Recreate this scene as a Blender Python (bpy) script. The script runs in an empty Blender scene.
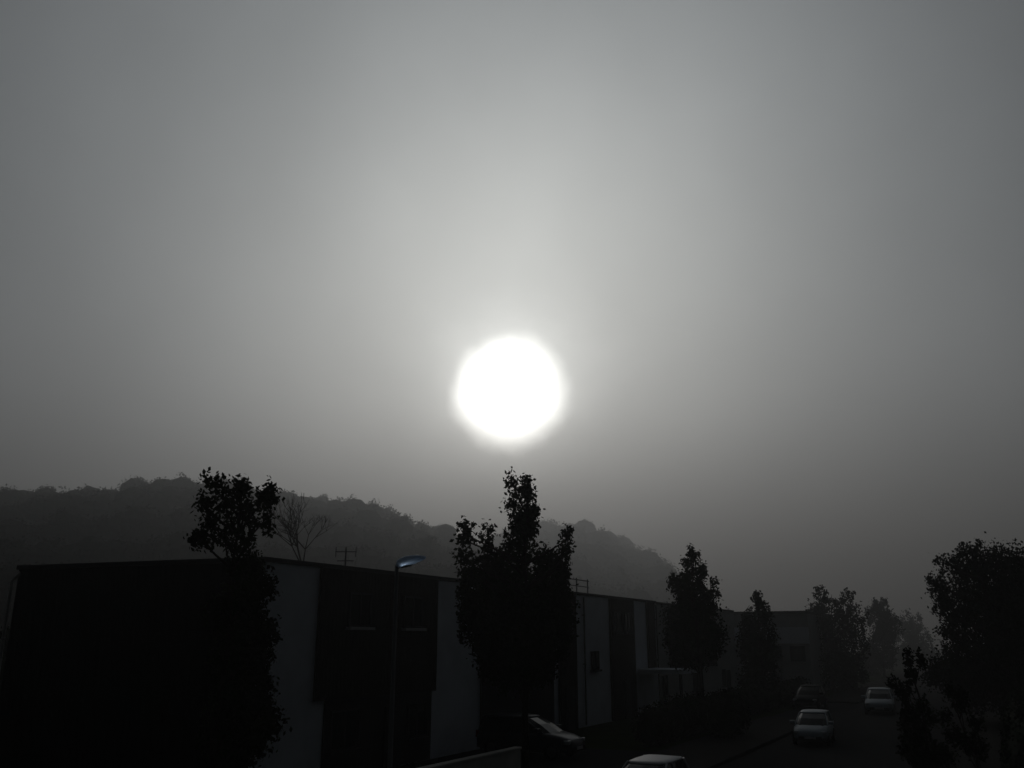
import bpy, math, random
from mathutils import Vector, Matrix
random.seed(7)
R=math.radians
col=bpy.context.scene.collection
F=887.0; PIT=math.atan(256/F); YAW=R(27.9); CZ=4.5
cp,sp_=math.cos(PIT),math.sin(PIT)
FW=Vector((-math.sin(YAW),math.cos(YAW),0)); RT=Vector((math.cos(YAW),math.sin(YAW),0)); UP=Vector((0,0,1))
def ray(px,py):
    r=(px-512)/F; v=(384-py)/F
    return FW*(cp-v*sp_)+RT*r+UP*(sp_+v*cp)
def P(px,py,t): return Vector((0,0,CZ))+ray(px,py)*t
def topz(px,py,rho):
    d=ray(px,py); return CZ+rho*d.z/math.hypot(d.x,d.y)
def HP(px,rho):
    d=ray(px,560); h=math.hypot(d.x,d.y); return Vector((d.x/h*rho,d.y/h*rho,0))

# ---------------- materials
def mat(name,c,rough=.85,metal=0,noise=0.0,scale=4,bump=0,stripes=None,spec=.5,trans=0):
    m=bpy.data.materials.new(name); m.use_nodes=True; nt=m.node_tree; b=nt.nodes['Principled BSDF']
    b.inputs['Base Color'].default_value=(*c,1); b.inputs['Roughness'].default_value=rough
    b.inputs['Metallic'].default_value=metal; b.inputs['Specular IOR Level'].default_value=spec
    b.inputs['Transmission Weight'].default_value=trans
    tc=nt.nodes.new('ShaderNodeTexCoord'); n=nt.nodes.new('ShaderNodeTexNoise')
    n.inputs['Scale'].default_value=scale; n.inputs['Detail'].default_value=5
    nt.links.new(tc.outputs['Object'],n.inputs['Vector'])
    if noise>0:
        mx=nt.nodes.new('ShaderNodeMix'); mx.data_type='RGBA'
        mx.inputs['A'].default_value=(*[x*(1-noise) for x in c],1); mx.inputs['B'].default_value=(*[min(1,x*(1+noise)) for x in c],1)
        nt.links.new(n.outputs['Fac'],mx.inputs['Factor']); nt.links.new(mx.outputs['Result'],b.inputs['Base Color'])
    h=n.outputs['Fac']
    if stripes:
        w=nt.nodes.new('ShaderNodeTexWave'); w.bands_direction=stripes; w.inputs['Scale'].default_value=1.6
        nt.links.new(tc.outputs['Object'],w.inputs['Vector']); h=w.outputs['Fac']
    if bump>0:
        bp=nt.nodes.new('ShaderNodeBump'); bp.inputs['Strength'].default_value=bump; bp.inputs['Distance'].default_value=.03
        nt.links.new(h,bp.inputs['Height']); nt.links.new(bp.outputs['Normal'],b.inputs['Normal'])
    return m
M=dict(
 grass=mat('grass_mat',(.025,.035,.015),.95,noise=.5,scale=.6,bump=.5,spec=0),
 asphalt=mat('asphalt_mat',(.024,.024,.026),.95,noise=.3,scale=3,bump=.2,spec=.01),
 pave=mat('paving_mat',(.032,.031,.03),.95,noise=.25,scale=5,bump=.2,spec=.01),
 kerb=mat('kerb_mat',(.03,.03,.03),.95,noise=.2,scale=8,spec=.01),
 hill=mat('hill_mat',(.03,.04,.02),.95,noise=.5,scale=.2,spec=0),
 leaf=mat('leaf_mat',(.02,.028,.014),.85,noise=.5,scale=2,spec=.03),
 leaf2=mat('leaf_dark_mat',(.016,.022,.012),.85,noise=.5,scale=2,spec=.03),
 bark=mat('bark_mat',(.025,.021,.018),.95,noise=.4,scale=12,bump=.6,spec=.03),
 render=mat('pale_render_mat',(.54,.58,.65),.95,noise=.22,scale=.8,bump=.1,spec=.08),
 grey=mat('grey_render_mat',(.28,.29,.30),.9,noise=.15,scale=1.2,spec=.1),
 clad=mat('dark_cladding_mat',(.03,.025,.023),.9,noise=.2,scale=2,bump=.5,stripes='Y',spec=.05),
 cladx=mat('dark_gable_mat',(.012,.011,.012),.9,noise=.2,scale=2,bump=.5,stripes='X',spec=.03),
 coping=mat('coping_mat',(.05,.05,.05),.8,noise=.1,spec=.1),
 roof=mat('roof_mat',(.05,.05,.05),.95,noise=.3,scale=1,spec=.05),
 glass=mat('window_glass_mat',(.015,.018,.02),.08,spec=.3),
 cglass=mat('car_glass_mat',(.01,.012,.014),.15,spec=.15),
 dglass=mat('shaded_car_glass_mat',(.006,.006,.007),.35,spec=.04),  # car glass darkened and dulled so the bay car sinks into shadow
 frame=mat('window_frame_mat',(.38,.38,.40),.6,noise=.05),
 dframe=mat('dark_frame_mat',(.03,.03,.034),.7,noise=.05,spec=.1),
 metal=mat('galvanised_mat',(.07,.07,.075),.6,metal=.1,noise=.15,scale=6,spec=.2),
 pole=mat('lamp_pole_mat',(.18,.19,.21),.6,noise=.15,scale=6,spec=.3),
 pipe=mat('pipe_mat',(.35,.35,.36),.5,noise=.1),
 head=mat('lamp_head_mat',(.5,.68,.92),.5,noise=.06,trans=.7),  # blue of the reflected sky is put into the head's base colour
 wallp=mat('garden_wall_mat',(.42,.42,.40),.9,noise=.2,scale=2,bump=.2,spec=.1),
 silver=mat('silver_paint_mat',(.24,.28,.32),.5,metal=.1,noise=.03,spec=.2),
 white=mat('white_paint_mat',(.38,.40,.43),.5,noise=.03,spec=.25),
 dark=mat('dark_paint_mat',(.010,.011,.013),.6,noise=.05,spec=.03),
 navy=mat('dark_gloss_paint_mat',(.02,.022,.03),.3,noise=.05,spec=.2),
 rubber=mat('rubber_mat',(.015,.015,.015),.9,noise=.2,spec=.1),
 lens=mat('lamp_lens_mat',(.3,.32,.35),.25,noise=.03),
 red=mat('tail_lens_mat',(.2,.02,.02),.25,noise=.03),
)
# ---------------- builder
class MB:
    def __init__(s): s.v=[]; s.f=[]
    def box(s,x0,x1,y0,y1,z0,z1):
        n=len(s.v); s.v+=[(x,y,z) for z in (z0,z1) for x,y in ((x0,y0),(x1,y0),(x1,y1),(x0,y1))]
        s.f+=[tuple(n+i for i in q) for q in ((3,2,1,0),(4,5,6,7),(0,1,5,4),(1,2,6,5),(2,3,7,6),(3,0,4,7))]; return s
    def prism(s,pts,z0,z1):
        n=len(s.v); k=len(pts); s.v+=[(x,y,z) for z in (z0,z1) for x,y in pts]
        s.f.append(tuple(n+k-1-i for i in range(k))); s.f.append(tuple(n+k+i for i in range(k)))
        for i in range(k):
            j=(i+1)%k; s.f.append((n+i,n+j,n+k+j,n+k+i))
        return s
    def tube(s,a,b,r0,r1,k=7):
        a=Vector(a); b=Vector(b); d=(b-a)
        if d.length<1e-5: return s
        d.normalize(); u=d.orthogonal().normalized(); w=d.cross(u); n=len(s.v)
        for c,r in ((a,r0),(b,r1)):
            for i in range(k):
                t=2*math.pi*i/k; s.v.append(tuple(c+u*math.cos(t)*r+w*math.sin(t)*r))
        for i in range(k):
            j=(i+1)%k; s.f.append((n+i,n+j,n+k+j,n+k+i))
        s.f.append(tuple(n+k-1-i for i in range(k))); s.f.append(tuple(n+k+i for i in range(k))); return s
    def path(s,pts,rs,k=7):
        for i in range(len(pts)-1): s.tube(pts[i],pts[i+1],rs[i],rs[i+1],k)
        return s
    def quad(s,*p):
        n=len(s.v); s.v+=[tuple(x) for x in p]; s.f.append(tuple(range(n,n+len(p)))); return s
    def leaf(s,c,size):
        u=Vector((random.gauss(0,1),random.gauss(0,1),random.gauss(0,1))).normalized()
        w=u.orthogonal().normalized(); w=Matrix.Rotation(random.uniform(0,6.28),3,u)@w
        l=size*random.uniform(.6,1.3)
        s.quad(c-u*l*.5,c+w*l*.3,c+u*l*.5,c-w*l*.3)
    def blob(s,c,r,rings=5,seg=8,jit=.15):
        n=len(s.v); c=Vector(c)
        for i in range(rings+1):
            th=math.pi*i/rings
            for j in range(seg):
                ph=2*math.pi*j/seg; q=1+random.uniform(-jit,jit)
                s.v.append((c.x+r[0]*q*math.sin(th)*math.cos(ph),c.y+r[1]*q*math.sin(th)*math.sin(ph),c.z+r[2]*q*math.cos(th)))
        for i in range(rings):
            for j in range(seg):
                k=(j+1)%seg; s.f.append((n+i*seg+j,n+(i+1)*seg+j,n+(i+1)*seg+k,n+i*seg+k))
    def loft(s,rings,cap=True):
        n=len(s.v); k=len(rings[0])
        for r in rings: s.v+=[tuple(p) for p in r]
        for a in range(len(rings)-1):
            for i in range(k):
                j=(i+1)%k; s.f.append((n+a*k+i,n+a*k+j,n+(a+1)*k+j,n+(a+1)*k+i))
        if cap:
            s.f.append(tuple(n+k-1-i for i in range(k))); s.f.append(tuple(n+(len(rings)-1)*k+i for i in range(k)))
        return s
    def build(s,name,m,parent=None,smooth=False,bevel=0,off=True,kind=None):
        me=bpy.data.meshes.new(name)
        L=Vector((0,0,0))
        if parent and off:
            p=parent
            while p: L+=p.location; p=p.parent
        me.from_pydata([(x-L.x,y-L.y,z-L.z) for x,y,z in s.v],[],s.f); me.update()
        me.materials.append(M[m] if isinstance(m,str) else m)
        if smooth:
            for q in me.polygons: q.use_smooth=True
        o=bpy.data.objects.new(name,me); col.objects.link(o)
        if parent: o.parent=parent
        if bevel:
            b=o.modifiers.new('bevel','BEVEL'); b.width=bevel; b.segments=2
        if kind: o['kind']=kind
        return o
def thing(name,label,cat,loc=(0,0,0),rz=0,group=None):
    o=bpy.data.objects.new(name,None); col.objects.link(o); o.location=loc; o.rotation_euler.z=rz
    o.empty_display_size=.3
    o['label']=label; o['category']=cat
    if group: o['group']=group
    return o

# ---------------- setting
g=MB()
g.quad((-3000,-1500,0),(3000,-1500,0),(3000,4500,0),(-3000,4500,0)); g.build('ground','grass',kind='structure')
MB().quad((-9.8,-40,.004),(-2.6,-40,.004),(-2.6,420,.004),(-9.8,420,.004)).build('road','asphalt',kind='structure')
MB().box(-13.0,-9.95,-40,57,-.1,.12).build('pavement','pave',kind='structure')
MB().box(-13.0,-9.95,73,300,-.1,.12).build('pavement','pave',kind='structure')
MB().box(-2.45,-.6,-40,300,-.1,.12).build('pavement','pave',kind='structure')
k1=MB(); k2=MB()
y=-40
while y<200:
    if not 57<=y<73: k1.box(-9.95,-9.8,y,y+.985,-.1,.14)
    k2.box(-2.6,-2.45,y,y+.985,-.1,.14); y+=1
k1.build('kerb','kerb',bevel=.02,kind='structure'); k2.build('kerb','kerb',bevel=.02,kind='structure')
MB().quad((-13,57,.008),(-9.8,57,.008),(-9.8,73,.008),(-13,73,.008)).build('parking_bay','asphalt',kind='structure')
MB().quad((-20.4,30.5,.006),(-13,30.5,.006),(-13,38,.006),(-20.4,38,.006)).build('driveway','asphalt',kind='structure')

# hills
def interp(tab,x):
    if x<=tab[0][0]: return tab[0][1]
    for (a,b),(c,d) in zip(tab,tab[1:]):
        if x<=c: return b+(d-b)*(x-a)/(c-a)
    return tab[-1][1]
ss=lambda a,b,x:(lambda t:t*t*(3-2*t))(max(0,min(1,(x-a)/(b-a))))
R1=[(-400,505),(-100,497),(0,490),(60,489),(130,481),(190,480),(240,485),(280,490),(350,501),(400,515),(450,529),(490,546),(530,571),(570,606),(600,636)]
R2=[(380,600),(450,560),(500,535),(540,524),(575,519),(610,532),(640,545),(660,556),(674,576),(690,602),(730,628),(760,636)]
def hill(tab,rho,x0,x1,name,th):
    m=MB(); nx=60; rs=[.4,.5,.6,.75,.88,1,1.15,1.4,1.8]
    for i in range(nx+1):
        px=x0+(x1-x0)*i/nx
        z=max(-1,topz(px,interp(tab,px),rho)-th)
        for q in rs:
            p=HP(px,rho*q); h=z*ss(.38,1,q)*(1 if q<=1 else 1-.5*ss(1,1.9,q))
            m.v.append((p.x,p.y,h-.3))
    k=len(rs)
    for i in range(nx):
        for j in range(k-1): m.f.append((i*k+j,(i+1)*k+j,(i+1)*k+j+1,i*k+j+1))
    m.build(name,'hill',smooth=True,kind='structure')
RA,RB=205,330
hill(R1,RA,-400,600,'hill',9); hill(R2,RB,380,760,'hill',11)
def wood(tab,rho,x0,x1,label,th,step,seed):
    random.seed(seed); m=MB(); S=rho/150
    for row,q in enumerate([1.03,1.0,.95,.88,.8,.71,.62,.53]):
        px=x0
        while px<x1:
            ztop=topz(px,interp(tab,px),rho); z0=max(-1,ztop-th)*ss(.38,1,q)
            if ztop-th<0 and row>2: px+=step; continue
            p=HP(px,rho*q)
            r=random.uniform(2.3,4.4)*S
            h=th*(1 if row>0 else .85)+random.uniform(-1.3,.3)*S
            if ztop-z0<2: px+=step; continue
            c=Vector((p.x,p.y,z0+h-r*.75))
            m.blob(c,(r*.7,r*.7,r*.56),6,9,jit=.08); m.tube((p.x,p.y,z0-1),c,.3,.15,5)
            for _ in range(13):
                d0=Vector((random.gauss(0,1),random.gauss(0,1),random.gauss(.3,.8))).normalized()*r*random.uniform(.42,.6)
                sr=r*random.uniform(.24,.36)
                for _ in range(44):
                    d=Vector((random.gauss(0,1),random.gauss(0,1),random.gauss(0,1))).normalized()*sr*random.uniform(.3,1.0)
                    m.leaf(c+d0+d,.36*S)
            px+=step*random.uniform(.6,1.35)
    o=m.build('woodland','leaf2',kind='stuff'); o['label']=label; o['category']='wood'
wood(R1,RA,-60,575,'misty wood covering the hill behind the long building',9,20,3)
wood(R2,RB,440,715,'paler distant wood on the far hill behind the tallest street tree',11,15,4)

# ---------------- trees
def tree(name,label,cat,base,blobs,t,n,ls,seed,group=None,leaf='leaf',sparse=1.0,trunk_r=.16,airy=None,air_amt=.4,air_n=17):
    random.seed(seed); base=Vector(base); T=thing(name,label,cat,base,0,group)
    tr=MB(); cr=MB()
    centres=[]
    for i,(px,py,rx,ry) in enumerate(blobs):
        c=P(px,py,t); R_=rx*t/F
        f=FW*random.uniform(-.8,.8)*max(R_,.7)
        c=c+Vector((f.x,f.y,0))
        air=air_amt if (airy and py<airy) else 1
        centres.append((c,R_,ry*t/F,air))
        if i%2==0 and air==1:   # partner clump, so the crown is as deep as it is wide
            g2=FW*random.choice((-1,1))*random.uniform(1.0,1.6)*max(R_,.6)
            centres.append((c+Vector((g2.x,g2.y,-ry*t/F*.3)),R_*.8,ry*t/F*.8,1))
    top=max(centres,key=lambda q:q[0].z)
    tx=Vector((top[0].x,top[0].y,top[0].z+top[2]*.2))
    H=tx.z
    ax=[]
    for i in range(9):
        q=i/8; p=base.lerp(tx,q)
        if 0<i<8: p+=Vector((random.uniform(-.06,.06),random.uniform(-.06,.06),0))
        ax.append(p)
    tr.path(ax,[trunk_r*(1-.88*i/8) for i in range(9)],8)
    tot=sum(r*r*h for _,r,h,_a in centres)
    for c,r,h,air in centres:
        q=max(.2,min(.95,(c.z-h*.9-.5)/H)); i=q*8; a=ax[int(i)].lerp(ax[min(8,int(i)+1)],i-int(i))
        mid=a.lerp(c,.5)+Vector((0,0,-.15*r)); rr=trunk_r*.38
        tr.path([a,mid,c,c+Vector((0,0,h*.6))],[rr,rr*.7,rr*.45,rr*.15],5)
        cnt=int(n*(r*r*h/tot)**.85*air)
        nsub=max(8 if air<1 else 6,int(cnt/28))
        for _ in range(nsub):
            while True:
                d=Vector((random.uniform(-1,1),random.uniform(-1,1),random.uniform(-1,1)))
                if d.length<=1: break
            d=d*(d.length**-.35 if d.length>.05 else 1)
            d*=min(1,1/d.length)*random.uniform(.85,1.06)
            s=c+Vector((d.x*r,d.y*r,d.z*h))
            if random.random()<.5: tr.tube(c.lerp(s,.1),s,rr*.22,rr*.08,4)
            sr=min(.42,max(.18,r*.30))*sparse*(1 if air==1 else .8)
            for _ in range(28 if air==1 else air_n):
                cr.leaf(s+Vector((random.gauss(0,.55)*sr,random.gauss(0,.55)*sr,random.gauss(0,.75)*sr)),ls)
    tr.build('trunk','bark',T,smooth=True); cr.build('crown',leaf,T)
    return T
G='street trees along the left pavement'
tree('street_tree','leafy street tree with ragged top in front of the black end wall','tree',(-13.7,13.6,0),
 [(214,486,12,8),(241,485,9,7),(263,487,11,6),(204,505,6,8),(224,503,12,9),(246,504,12,10),(268,502,6,8),(212,522,12,9),(236,521,16,10),(259,520,10,9),(206,540,7,7),(228,541,17,10),(252,544,14,10),(238,564,18,13),(255,585,17,18),(236,612,26,24),(258,640,20,24),(236,660,30,32),(254,695,24,28),(240,730,34,36),(268,715,14,22)],18.8,12500,.12,11,G,trunk_r=.09,airy=555,sparse=.9,air_amt=.5,air_n=24)
tree('street_tree','tall spiky street tree standing directly below the sun','tree',(-13.6,26.6,0),
 [(527,488,6,12),(514,490,6,12),(530,508,9,12),(513,512,9,16),(524,524,14,16),(518,545,18,20),(466,536,7,14),(464,562,8,14),(473,574,10,16),(489,543,8,22),(492,565,12,18),(567,541,5,11),(562,560,8,16),(545,560,14,18),(552,580,18,18),(505,582,26,24),(476,598,18,22),(542,602,30,28),(515,620,42,32),(474,625,16,22),(562,620,14,22),(548,645,20,18),(515,648,38,24),(492,660,18,16),(536,664,20,16),(515,676,22,12)],30.4,29000,.16,12,G,trunk_r=.13)
tree('street_tree','upright street tree before the far end of the long building','tree',(-13.9,47.2,0),
 [(690,556,4,8),(686,568,7,10),(700,570,8,10),(674,583,7,10),(688,588,14,14),(709,590,9,14),(697,605,18,12),(688,620,20,18),(703,636,20,18),(682,638,16,16),(697,652,22,13)],47.7,12000,.19,13,G,trunk_r=.14)
tree('street_tree','small narrow street tree in front of the grey far building','tree',(-14,62.3,0),
 [(754,601,5,7),(762,612,9,10),(750,622,9,13),(764,632,14,16),(752,642,13,16),(762,658,18,16),(758,676,18,18)],60,9000,.2,14,G,trunk_r=.14)
tree('street_tree','twin topped street tree right of the grey far building','tree',(-14,89,0),
 [(822,594,7,8),(830,600,7,9),(818,614,12,16),(850,598,8,9),(845,612,9,12),(856,620,10,15),(832,632,22,20),(850,645,16,20),(828,660,24,20),(848,672,22,18)],83,14000,.26,15,G,trunk_r=.2)
tree('street_tree','faint round headed tree, last clear one down the foggy street','tree',(-13.4,124,0),
 [(880,604,7,7),(875,616,11,12),(886,626,11,16),(880,650,14,20),(870,660,12,16)],115,8000,.32,16,G)
tree('street_tree','palest low tree in the fog at the end of the street','tree',(-9.5,165,0),
 [(912,620,10,9),(903,635,14,12),(920,638,13,14),(912,655,20,16),(900,662,14,14)],150,6000,.4,17,G)
tree('broad_tree','broad dense tree cut off by the right edge','tree',(.6,57,0),
 [(968,550,12,8),(944,564,12,9),(985,562,24,12),(1010,561,22,12),(940,584,10,14),(965,592,26,24),(1000,595,32,30),(1040,590,34,36),(944,612,12,16),(985,630,40,30),(1030,635,36,34),(950,640,14,18),(975,662,30,20),(1010,675,34,20),(955,672,22,18),(985,690,34,20),(1025,700,30,20),(1060,620,30,40)],50,44000,.19,18,leaf='leaf2',trunk_r=.28)
tree('young_tree','thin young tree with spiky top at the lower right kerb','tree',(-1.9,28,0),
 [(911,658,4,8),(909,672,6,9),(915,684,6,9),(906,697,7,9),(914,708,8,10),(904,722,9,11),(915,732,11,12),(907,748,13,14),(920,757,12,12)],25,2900,.11,19,trunk_r=.045,sparse=.6)
tree('young_tree','loose bushy young tree near the lower right corner','tree',(-.6,27.2,0),
 [(959,694,4,6),(963,706,6,7),(952,718,6,7),(968,722,7,8),(956,736,10,10),(972,746,10,10),(952,757,12,10)],25,2000,.10,20,trunk_r=.045,sparse=.65)
# bare tree
random.seed(5)
bp_=P(303,560,58); bt=thing('bare_tree','bare leafless tree rising behind the flat roof','tree',(bp_.x,bp_.y,0))
m=MB()
m.tube((bp_.x,bp_.y,0),(bp_.x,bp_.y,7.0),.2,.12,8)
def grow(a,d,l,r,dep):
    b=a+d*l; m.tube(a,b,r,r*.6,5)
    if dep==0: return
    for _ in range(4 if dep>3 else 3):
        nd=(d+Vector((random.gauss(0,.42),random.gauss(0,.42),random.gauss(.1,.25)))).normalized()
        grow(b,nd,l*random.uniform(.62,.85),r*.6,dep-1)
grow(Vector((bp_.x,bp_.y,7.0)),Vector((0,0,1)),2.0,.10,5)
m.build('trunk','bark',bt)

# ---------------- hedges
def hedge(label,x0,x1,y0,y1,h,n,seed,name='hedge'):
    random.seed(seed); T=thing(name,label,'hedge' if name=='hedge' else 'shrub',((x0+x1)/2,(y0+y1)/2,0)); c=MB()
    L=y1-y0; k=max(2,int(L/1.2))
    for i in range(k):
        yy=y0+(i+.5)*L/k
        if i%4==0:
            MB().tube(((x0+x1)/2,yy,0),((x0+x1)/2+random.uniform(-.2,.2),yy,h*.7),.04,.02,5).build('stem','bark',T)
        hh=h*random.uniform(.85,1.05)
        c.blob(((x0+x1)/2,yy,hh*.5),((x1-x0)*.42,L/k*.75,hh*.44),jit=.1)
        for _ in range(n//k):
            d=Vector((random.gauss(0,1),random.gauss(0,1),random.gauss(0,1))).normalized()*random.uniform(.85,1.12)
            c.leaf(Vector(((x0+x1)/2+d.x*(x1-x0)*.5,yy+d.y*L/k*.7,max(.05,hh*.5+d.z*hh*.5))),.14)
    c.build('foliage','leaf2',T)
hedge('long dark hedge behind the pale low wall',-15.9,-14.9,14,25,1.0,5000,31)
hedge('dark hedge between the driveway and the porch',-14.9,-13.3,39,50.5,1.9,5000,32)
hedge('dark hedge right of the porch, below the narrow tree',-15.2,-13.6,52,77,1.8,6000,33)
hedge('rounded shrub left of the silver car',-13.0,-11.2,43.5,46.2,2.2,2500,34,'round_shrub')
hedge('dark hedge under the broad tree at right',-.4,1.4,30,75,2.3,9000,35)
hedge('near clipped hedge at the bottom right corner',-.2,1.2,19,29.5,1.8,6000,36)
hedge('tall dark hedge added to blacken the left edge behind the black end wall',-50,-44,18,58,5.5,9000,37)  # added hedge, there to darken the lower left edge

# ---------------- buildings
XF=-20.4
def window(B,x,y0,y1,z0,z1,fm='dframe',mull=True,sill='frame'):
    w=.07; f=MB().box(x,x+.08,y0,y1,z0,z0+w).box(x,x+.08,y0,y1,z1-w,z1).box(x,x+.08,y0,y0+w,z0+w,z1-w).box(x,x+.08,y1-w,y1,z0+w,z1-w)
    if mull:
        ym=(y0+y1)/2; f.box(x,x+.07,ym-.03,ym+.03,z0+w,z1-w)
    o=f.build('window',fm,B)
    MB().box(x+.005,x+.03,y0+w,y1-w,z0+w,z1-w).build('pane','glass',o)
    MB().box(x,x+.2,y0-.08,y1+.08,z0-.1,z0-.003).build('sill',sill,o)
def door(B,x,y0,y1,z1):
    o=MB().box(x,x+.09,y0,y1,.02,z1).build('door','dframe',B)
    MB().tube((x+.13,y0+.15,.95),(x+.13,y0+.15,1.2),.015,.015,6).box(x+.09,x+.13,y0+.14,y0+.16,1.06,1.08).build('handle','metal',o)
def antenna(B,py,x,h):
    a=MB().tube((x,py,7.05),(x,py,7.05+h),.035,.03,6); z=7.05+h*.86
    a.tube((x-.38,py-.2,z),(x+.38,py+.2,z),.02,.02,5)
    for i in range(3):
        q=-.36+.36*i; l=.24
        a.tube((x+q,py+q*.5,z-l*.9),(x+q,py+q*.5,z+l*.8),.016,.016,4)
    a.tube((x-.3,py-.15,7.05+h*.5),(x+.3,py+.15,7.05+h*.5),.02,.02,5)
    a.build('antenna','metal',B)
B=thing('terrace_building','long two storey flat roofed building with pale and dark facade panels','building',(XF,21.8,0))
AX,AY=-30.5,20.3      # far corner of the slightly skewed end wall
MB().prism([(AX,AY),(XF,21.8),(XF,59.3),(AX,59.3)],0,6.9).build('wall','render',B)
MB().prism([(AX-.1,AY-.16),(XF+.06,21.64),(XF+.06,59.3),(AX-.1,59.3)],6.903,7.05).build('coping','coping',B)
MB().prism([(AX+.3,AY+.3),(XF-.3,22.1),(XF-.3,59),(AX+.3,59)],7.053,7.09).build('roof','roof',B)
MB().prism([(AX,AY-.12),(XF-.12,21.66),(XF-.12,21.78),(AX,AY-.003)],.02,6.895).build('end_cladding','cladx',B)
for (a,b,z) in ((24.4,31.8,2.55),(35.6,43.0,2.55),(43.6,45.8,.02),(50.8,54.8,.02),(57.3,58.8,2.7)):
    MB().box(XF+.003,XF+.12,a,b,z,6.895).build('cladding_panel','clad',B)
MB().box(XF+.003,XF+.05,35.6,43.0,.02,2.54).build('garage_front','dframe',B)
MB().box(XF+.003,XF+.04,25.0,31.6,.02,2.54).build('ground_floor_band','dframe',B)
for a in (25.9,29.3,36.6,40.2,51.2,53):
    window(B,XF+.125,a,a+1.3 if a<51 else a+1.1,4.95,6.15,sill='frame' if a<45 else 'dframe')
window(B,XF+.045,25.3,26.9,.9,2.2,sill='dframe')
door(B,XF+.045,28.4,29.4,2.15); window(B,XF+.045,29.9,31.2,.9,2.2,sill='dframe')
door(B,XF+.125,44.2,45.2,2.15); window(B,XF+.125,44.1,45.2,4.9,6.1,sill='dframe')
door(B,XF+.125,52.6,53.6,2.15); window(B,XF+.003,47.9,49.0,2.9,3.9,sill='dframe')
for yy in (46.9,59.1,35.45):
    MB().tube((XF+.1,yy,.1),(XF+.1,yy,6.8),.05,.05,8).box(XF,XF+.14,yy-.07,yy+.07,3.2,3.26).box(XF,XF+.14,yy-.07,yy+.07,5.8,5.86).build('drainpipe','coping',B)
MB().tube((AX-.1,AY-.25,.1),(AX-.1,AY-.25,6.5),.06,.06,8).tube((AX-.1,AY-.25,6.5),(AX+.1,AY-.12,6.8),.06,.06,8).box(AX-.18,AX+.02,AY-.3,AY-.1,4.5,4.56).box(AX-.18,AX+.02,AY-.3,AY-.1,1.5,1.56).build('drainpipe','pipe',B)
antenna(B,28.8,-22.8,1.0)
rl=MB()
for yy in (46.6,48.0,49.6): rl.tube((-21.2,yy,7.05),(-21.2,yy,7.95),.04,.04,6)
rl.tube((-21.2,46.4,7.85),(-21.2,49.8,7.85),.035,.035,6).tube((-21.2,46.5,7.5),(-21.2,49.7,7.5),.03,.03,6); rl.build('roof_railing','metal',B)
po=MB().box(XF+.13,-17.4,55.0,58.6,2.5,2.75).build('porch_canopy','render',B)
for y0 in (55.1,58.35): MB().box(-17.65,-17.5,y0,y0+.15,.02,2.497).build('post','dframe',po)
B2=thing('terrace_building','second flat roofed building continuing the row behind the third street tree','building',(XF,59.36,0))
MB().box(-29,XF-.01,59.36,80,0,6.85).build('wall','grey',B2); MB().box(-29.05,XF+.05,59.36,80.05,6.853,7.0).build('coping','coping',B2)
for (a,b) in ((61.8,65.8),(69.5,73.5)): MB().box(XF-.007,XF+.1,a,b,2.55,6.845).build('cladding_panel','clad',B2)
for a in (62.2,64.2,70,71.9): window(B2,XF+.105,a,a+1.3,4.7,6,sill='dframe')
for a in (60,67,68.2,75): window(B2,XF-.007,a,a+1,.9,2.2,sill='dframe')
door(B2,XF-.007,76.4,77.4,2.1)
B3=thing('far_building','grey low building with flat roof closing the row in the fog','building',(-18.5,84,0))
MB().box(-31,-14.9,84,98,0,6.75).build('wall','grey',B3); MB().box(-31.1,-14.8,83.9,98.1,6.753,7.0).build('coping','coping',B3)
MB().box(-31,-14.9,83.9,83.997,4.2,5.6).build('pale_band','render',B3)
for a in (-21,-18.6,-16.6):
    f=MB().box(a,a+1.3,83.82,83.895,2.7,4.0).build('window','dframe',B3)
    MB().box(a+.08,a+1.22,83.79,83.817,2.78,3.92).build('pane','glass',f)
# low wall
W=thing('garden_wall','low pale garden wall along the pavement at the bottom','wall',(-14.4,14,0))
MB().box(-14.5,-14.3,8,27.6,0,1.08).build('wall','wallp',W); MB().box(-14.55,-14.25,7.95,27.65,1.083,1.15).build('coping','wallp',W,bevel=.01)

# ---------------- street lamp
def lamp(label,x,y,h):
    L=thing('street_lamp',label,'street lamp',(x,y,0))
    MB().tube((x,y,0),(x,y,.9),.09,.085,12).tube((x,y,.9),(x,y,h),.06,.045,12).build('pole','pole',L,smooth=False)
    MB().box(x-.15,x+.15,y-.15,y+.15,.0,.03).build('base_plate','metal',L)
    d=Vector((.93,-.1,.16)).normalized()
    a=Vector((x,y,h)); MB().tube(a-UP*.05,a+d*.12,.045,.04,8).build('arm','pole',L)
    rings=[]; s=Vector((0.1,.93,0)).normalized()
    for q,w,t,b in ((.02,.06,.05,.06),(.12,.14,.13,.11),(.35,.19,.15,.09),(.62,.19,.11,.05),(.8,.13,.05,.02)):
        c=a+d*q; rings.append([c+s*w*max(-1,min(1,1.25*math.cos(u)))+UP*(t if math.sin(u)>0 else b)*math.sin(u) for u in [i*math.pi/6 for i in range(12)]])
    hd=MB().loft(rings).build('lamp_head','head',L,smooth=True)
    c=a+d*.3; ring=[[c+s*w*math.cos(u)+d*.2*w/.1*math.sin(u)+UP*z for u in [i*math.pi/6 for i in range(12)]] for w,z in ((.1,-.09),(.07,-.105))]
    MB().loft(ring).build('lens','lens',hd,smooth=True)
pl=P(397,565,21.5)
lamp('single arm street lamp rising against the dark facade panel',pl.x,pl.y,pl.z)

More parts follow.
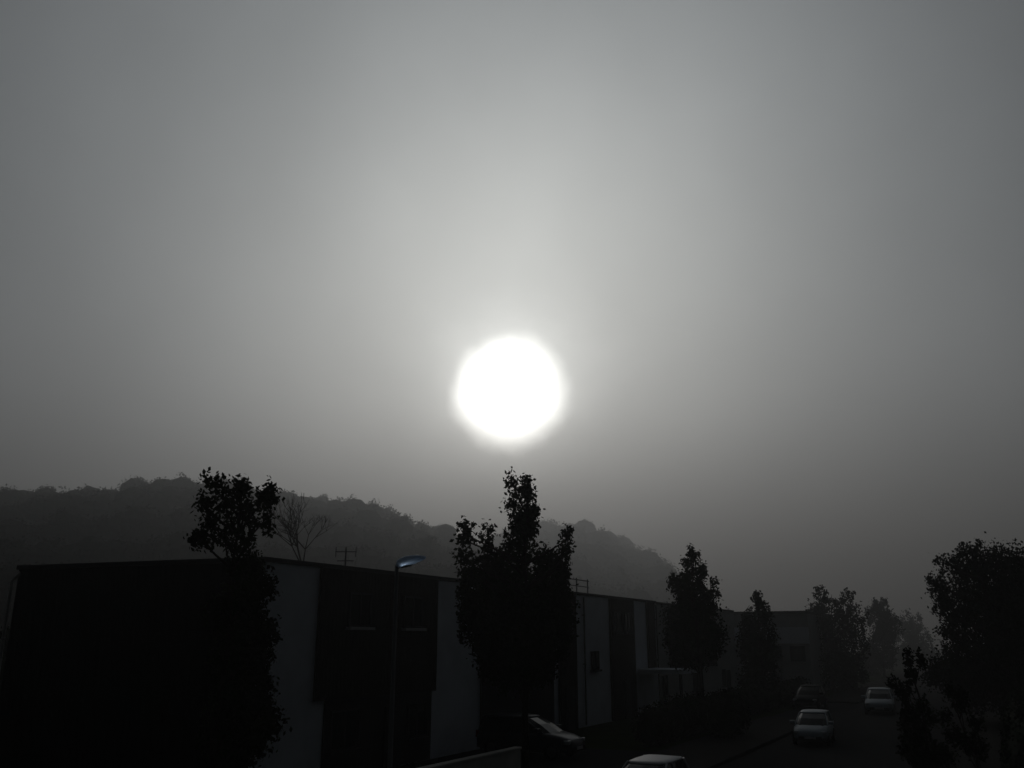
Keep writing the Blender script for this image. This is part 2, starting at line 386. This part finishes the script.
# ---------------- cars
def car(label,loc,rz,paint,sc=1.0,group='cars parked along the street'):
    C=thing('parked_car',label,'car',loc,0,group); gl='dglass' if paint=='dark' else 'cglass'
    st=[(-2.0,.66,.38,.74),(-1.93,.78,.30,.90),(-1.6,.84,.26,.97),(-.8,.86,.24,.97),(.2,.87,.24,.95),(1.0,.86,.24,.92),(1.5,.82,.27,.82),(1.85,.74,.30,.70),(2.0,.58,.36,.58)]
    zt=1.46
    rings=[]
    for x,w,zb,z in st:
        pr=[(-.86*w,zb),(-w*.98,zb+.1),(-w,(zb+z)/2),(-w*.97,z-.12),(-w*.88,z-.02),(-w*.5,z+.02),(0,z+.03),(w*.5,z+.02),(w*.88,z-.02),(w*.97,z-.12),(w,(zb+z)/2),(w*.98,zb+.1),(.86*w,zb)]
        rings.append([(x,a,b) for a,b in pr])
    rot=Matrix.Rotation(rz,4,'Z')@Matrix.Scale(sc,4)
    def bd(mb,n,m_,par,sm=False,bv=0):
        mb.v=[tuple(rot@Vector(v)) for v in mb.v]
        return mb.build(n,m_,par,smooth=sm,bevel=bv,off=False)
    bd(MB().loft(rings),'body',paint,C,True)
    rx0,rx1=-1.75,.15; bx0,bx1=-1.93,1.12
    def ring(x0,x1,w,z): 
        return [(x0,-w*.9,z),(x0+.15,-w,z),((x0+x1)/2,-w*1.03,z),(x1-.25,-w*.97,z),(x1,-w*.7,z),(x1+.08,0,z),(x1,w*.7,z),(x1-.25,w*.97,z),((x0+x1)/2,w*1.03,z),(x0+.15,w,z),(x0,w*.9,z),(x0-.04,0,z)]
    bd(MB().loft([ring(bx0,bx1,.79,.9),ring((bx0+rx0)/2,(bx1+rx1)/2,.72,(zt+.9)/2+.02),ring(rx0,rx1,.62,zt-.04)]),'windows',gl,C,False)
    bd(MB().loft([ring(rx0-.04,rx1+.04,.64,zt-.05),ring(rx0,rx1,.6,zt),ring(rx0+.25,rx1-.25,.4,zt+.035)]),'roof',paint,C,True)
    for sy in (-1,1):
        bd(MB().tube((bx1-.22,sy*.78,.9),(rx1-.22,sy*.62,zt-.03),.035,.035,6),'pillar',paint,C)
        bd(MB().tube((bx0+.12,sy*.8,.9),(rx0+.12,sy*.63,zt-.03),.07,.06,6),'pillar',paint,C)
        bd(MB().tube((-.45,sy*.83,.92),(-.45,sy*.65,zt-.03),.03,.03,6),'pillar',paint,C)
        bd(MB().box(1.72,1.93,sy*.64-.13,sy*.64+.13,.56,.7),'headlight','lens',C,bv=.03)
        bd(MB().box(-2.0,-1.86,sy*.68-.08,sy*.68+.08,.66,.92),'tail_light','red',C,bv=.02)
        bd(MB().box(.62,.82,sy*.93-.13,sy*.93+.13,.95,1.09),'mirror',paint,C,bv=.03)
    bd(MB().box(1.9,2.03,-.55,.55,.28,.46),'bumper','rubber',C,bv=.02)
    bd(MB().box(-2.03,-1.9,-.6,.6,.3,.46),'bumper','rubber',C,bv=.02)
    bd(MB().box(2.033,2.045,-.26,.26,.36,.47),'number_plate','dframe' if paint=='dark' else 'frame',C)
    for sx in (-1.25,1.28):
        for sy in (-1,1):
            t=bd(MB().tube((sx,sy*.7,.31),(sx,sy*.885,.31),.31,.31,20),'wheel','rubber',C)
            bd(MB().tube((sx,sy*.88,.31),(sx,sy*.9,.31),.2,.17,10),'rim','metal',t)
    return C
S=-math.pi/2
car('pale silver car parked on the road, middle one of the line',(-8.1,44.8,.005),S+.08,'silver',sc=.9)
car('pale car farthest down the foggy road',(-7.4,64.5,.005),S+.08,'silver')
car('near white car with only its roof showing at the bottom edge',(-8.95,24.7,.005),S,'white',sc=.9)
car('dark car standing in the driveway under the tall tree',(-17.3,34.3,.007),0,'navy',sc=1.06)
car('dark car in the parking bay behind the silver car',(-12.1,66.5,.009),S,'dark')

# ---------------- fog: a bank of scattering air, thin over the near gardens, thicker over the valley beyond the row
fm=bpy.data.materials.new('fog_mat'); fm.use_nodes=True; nt=fm.node_tree
nt.nodes.remove(nt.nodes['Principled BSDF'])
ge=nt.nodes.new('ShaderNodeNewGeometry'); dp=nt.nodes.new('ShaderNodeVectorMath'); dp.operation='DOT_PRODUCT'; dp.inputs[1].default_value=(-.5,.866,0)
nt.links.new(ge.outputs['Position'],dp.inputs[0])
mr=nt.nodes.new('ShaderNodeMapRange'); mr.interpolation_type='SMOOTHSTEP'; nt.links.new(dp.outputs['Value'],mr.inputs[0])
for i,q in enumerate((25,165,.0008,.0060)): mr.inputs[i+1].default_value=q
vs=nt.nodes.new('ShaderNodeVolumeScatter'); vs.inputs['Anisotropy'].default_value=.62
vs.inputs['Color'].default_value=(.96,.985,1,1); nt.links.new(mr.outputs[0],vs.inputs['Density'])
m4=nt.nodes.new('ShaderNodeMath'); m4.operation='MULTIPLY'; m4.inputs[1].default_value=.10; nt.links.new(mr.outputs[0],m4.inputs[0])
va=nt.nodes.new('ShaderNodeVolumeAbsorption'); va.inputs['Color'].default_value=(0,0,0,1); nt.links.new(m4.outputs[0],va.inputs['Density'])
ads=nt.nodes.new('ShaderNodeAddShader'); nt.links.new(vs.outputs[0],ads.inputs[0]); nt.links.new(va.outputs[0],ads.inputs[1])
nt.links.new(ads.outputs[0],nt.nodes['Material Output'].inputs['Volume'])
M['fog']=fm
MB().box(-600,400,-100,700,-2,70).build('fog','fog',kind='structure')

# ---------------- sky and sun
sd=ray(509.5,394).normalized(); sel=math.asin(sd.z); saz=math.atan2(sd.x,sd.y)
w=bpy.data.worlds.new('World'); bpy.context.scene.world=w; w.use_nodes=True; nt=w.node_tree; N=nt.nodes; Lk=nt.links
bg=N['Background']
tc=N.new('ShaderNodeTexCoord')
def vm(op,a,b=None):
    n=N.new('ShaderNodeVectorMath'); n.operation=op
    Lk.new(a,n.inputs[0])
    if b is not None:
        if isinstance(b,tuple): n.inputs[1].default_value=b
        else: Lk.new(b,n.inputs[1])
    return n
def mth(op,a,b=None,cl=False):
    n=N.new('ShaderNodeMath'); n.operation=op; n.use_clamp=cl
    for i,q in enumerate((a,b)):
        if q is None: continue
        if isinstance(q,(int,float)): n.inputs[i].default_value=q
        else: Lk.new(q,n.inputs[i])
    return n.outputs[0]
nrm=vm('NORMALIZE',tc.outputs['Generated']).outputs[0]
df=vm('SUBTRACT',nrm,tuple(sd)).outputs[0]
n2=N.new('ShaderNodeTexNoise'); n2.inputs['Scale'].default_value=20; n2.inputs['Detail'].default_value=3; Lk.new(nrm,n2.inputs[0])
dist=vm('LENGTH',df).outputs['Value']
distw=mth('MULTIPLY',dist,mth('ADD',mth('MULTIPLY',n2.outputs['Fac'],.30),.85))
dst2=vm('LENGTH',vm('MULTIPLY',df,(1,1,.8)).outputs[0]).outputs['Value']
def smooth(x,a,b,c,d):
    n=N.new('ShaderNodeMapRange'); n.interpolation_type='SMOOTHSTEP'; Lk.new(x,n.inputs[0])
    for i,q in enumerate((a,b,c,d)): n.inputs[i+1].default_value=q
    return n.outputs[0]
disc=smooth(distw,R(1.5),R(4.3),3.4,0)
def ex(x,s,a): return mth('MULTIPLY',mth('EXPONENT',mth('MULTIPLY',x,-1/R(s))),a)
halo=mth('ADD',ex(distw,1.9,3.0),ex(dst2,15.5,1.12)); halo=mth('ADD',halo,.008)
sep=N.new('ShaderNodeSeparateXYZ'); Lk.new(nrm,sep.inputs[0])
el=smooth(sep.outputs['Z'],-.02,.27,.50,1.0)
no=N.new('ShaderNodeTexNoise'); no.inputs['Scale'].default_value=2.0; no.inputs['Detail'].default_value=4
mp=N.new('ShaderNodeMapping'); mp.inputs['Scale'].default_value=(1.2,1.2,1.0); mp.inputs['Location'].default_value=(.4,.2,.3); Lk.new(nrm,mp.inputs[0]); Lk.new(mp.outputs[0],no.inputs[0])
nz=mth('ADD',mth('MULTIPLY',no.outputs['Fac'],.55),.725)
val=mth('ADD',mth('MULTIPLY',mth('MULTIPLY',halo,el),nz),disc)
cm=N.new('ShaderNodeMix'); cm.data_type='RGBA'; cm.inputs['A'].default_value=(.98,1,.965,1); cm.inputs['B'].default_value=(.92,.98,1.02,1)
Lk.new(smooth(dist,.1,.65,0,1),cm.inputs['Factor'])
sc=vm('SCALE',cm.outputs['Result']); Lk.new(val,sc.inputs['Scale'])
sky=N.new('ShaderNodeTexSky'); sky.sky_type='NISHITA'; sky.sun_disc=False; sky.sun_elevation=sel; sky.sun_rotation=saz; sky.dust_density=1
sk=vm('SCALE',sky.outputs[0]); sk.inputs['Scale'].default_value=.0003
ad=vm('ADD',sc.outputs[0],sk.outputs[0])
Lk.new(ad.outputs[0],bg.inputs['Color']); bg.inputs['Strength'].default_value=1
sl=bpy.data.lights.new('sun','SUN'); sl.energy=.22; sl.angle=R(10); sl.color=(1,.98,.96)
so=bpy.data.objects.new('sun',sl); col.objects.link(so); so.rotation_euler=(-sd).to_track_quat('-Z','Y').to_euler(); so.location=(0,0,30)
# ---------------- camera
cd=bpy.data.cameras.new('camera'); cd.sensor_width=36; cd.lens=F*36/1024; cd.clip_end=6000; cd.clip_start=.1
co=bpy.data.objects.new('camera',cd); col.objects.link(co); co.location=(0,0,CZ); co.rotation_euler=(R(90)+PIT,0,YAW)
bpy.context.scene.camera=co
vsn=bpy.context.scene.view_settings; vsn.view_transform='Standard'; vsn.look='None'; vsn.exposure=0
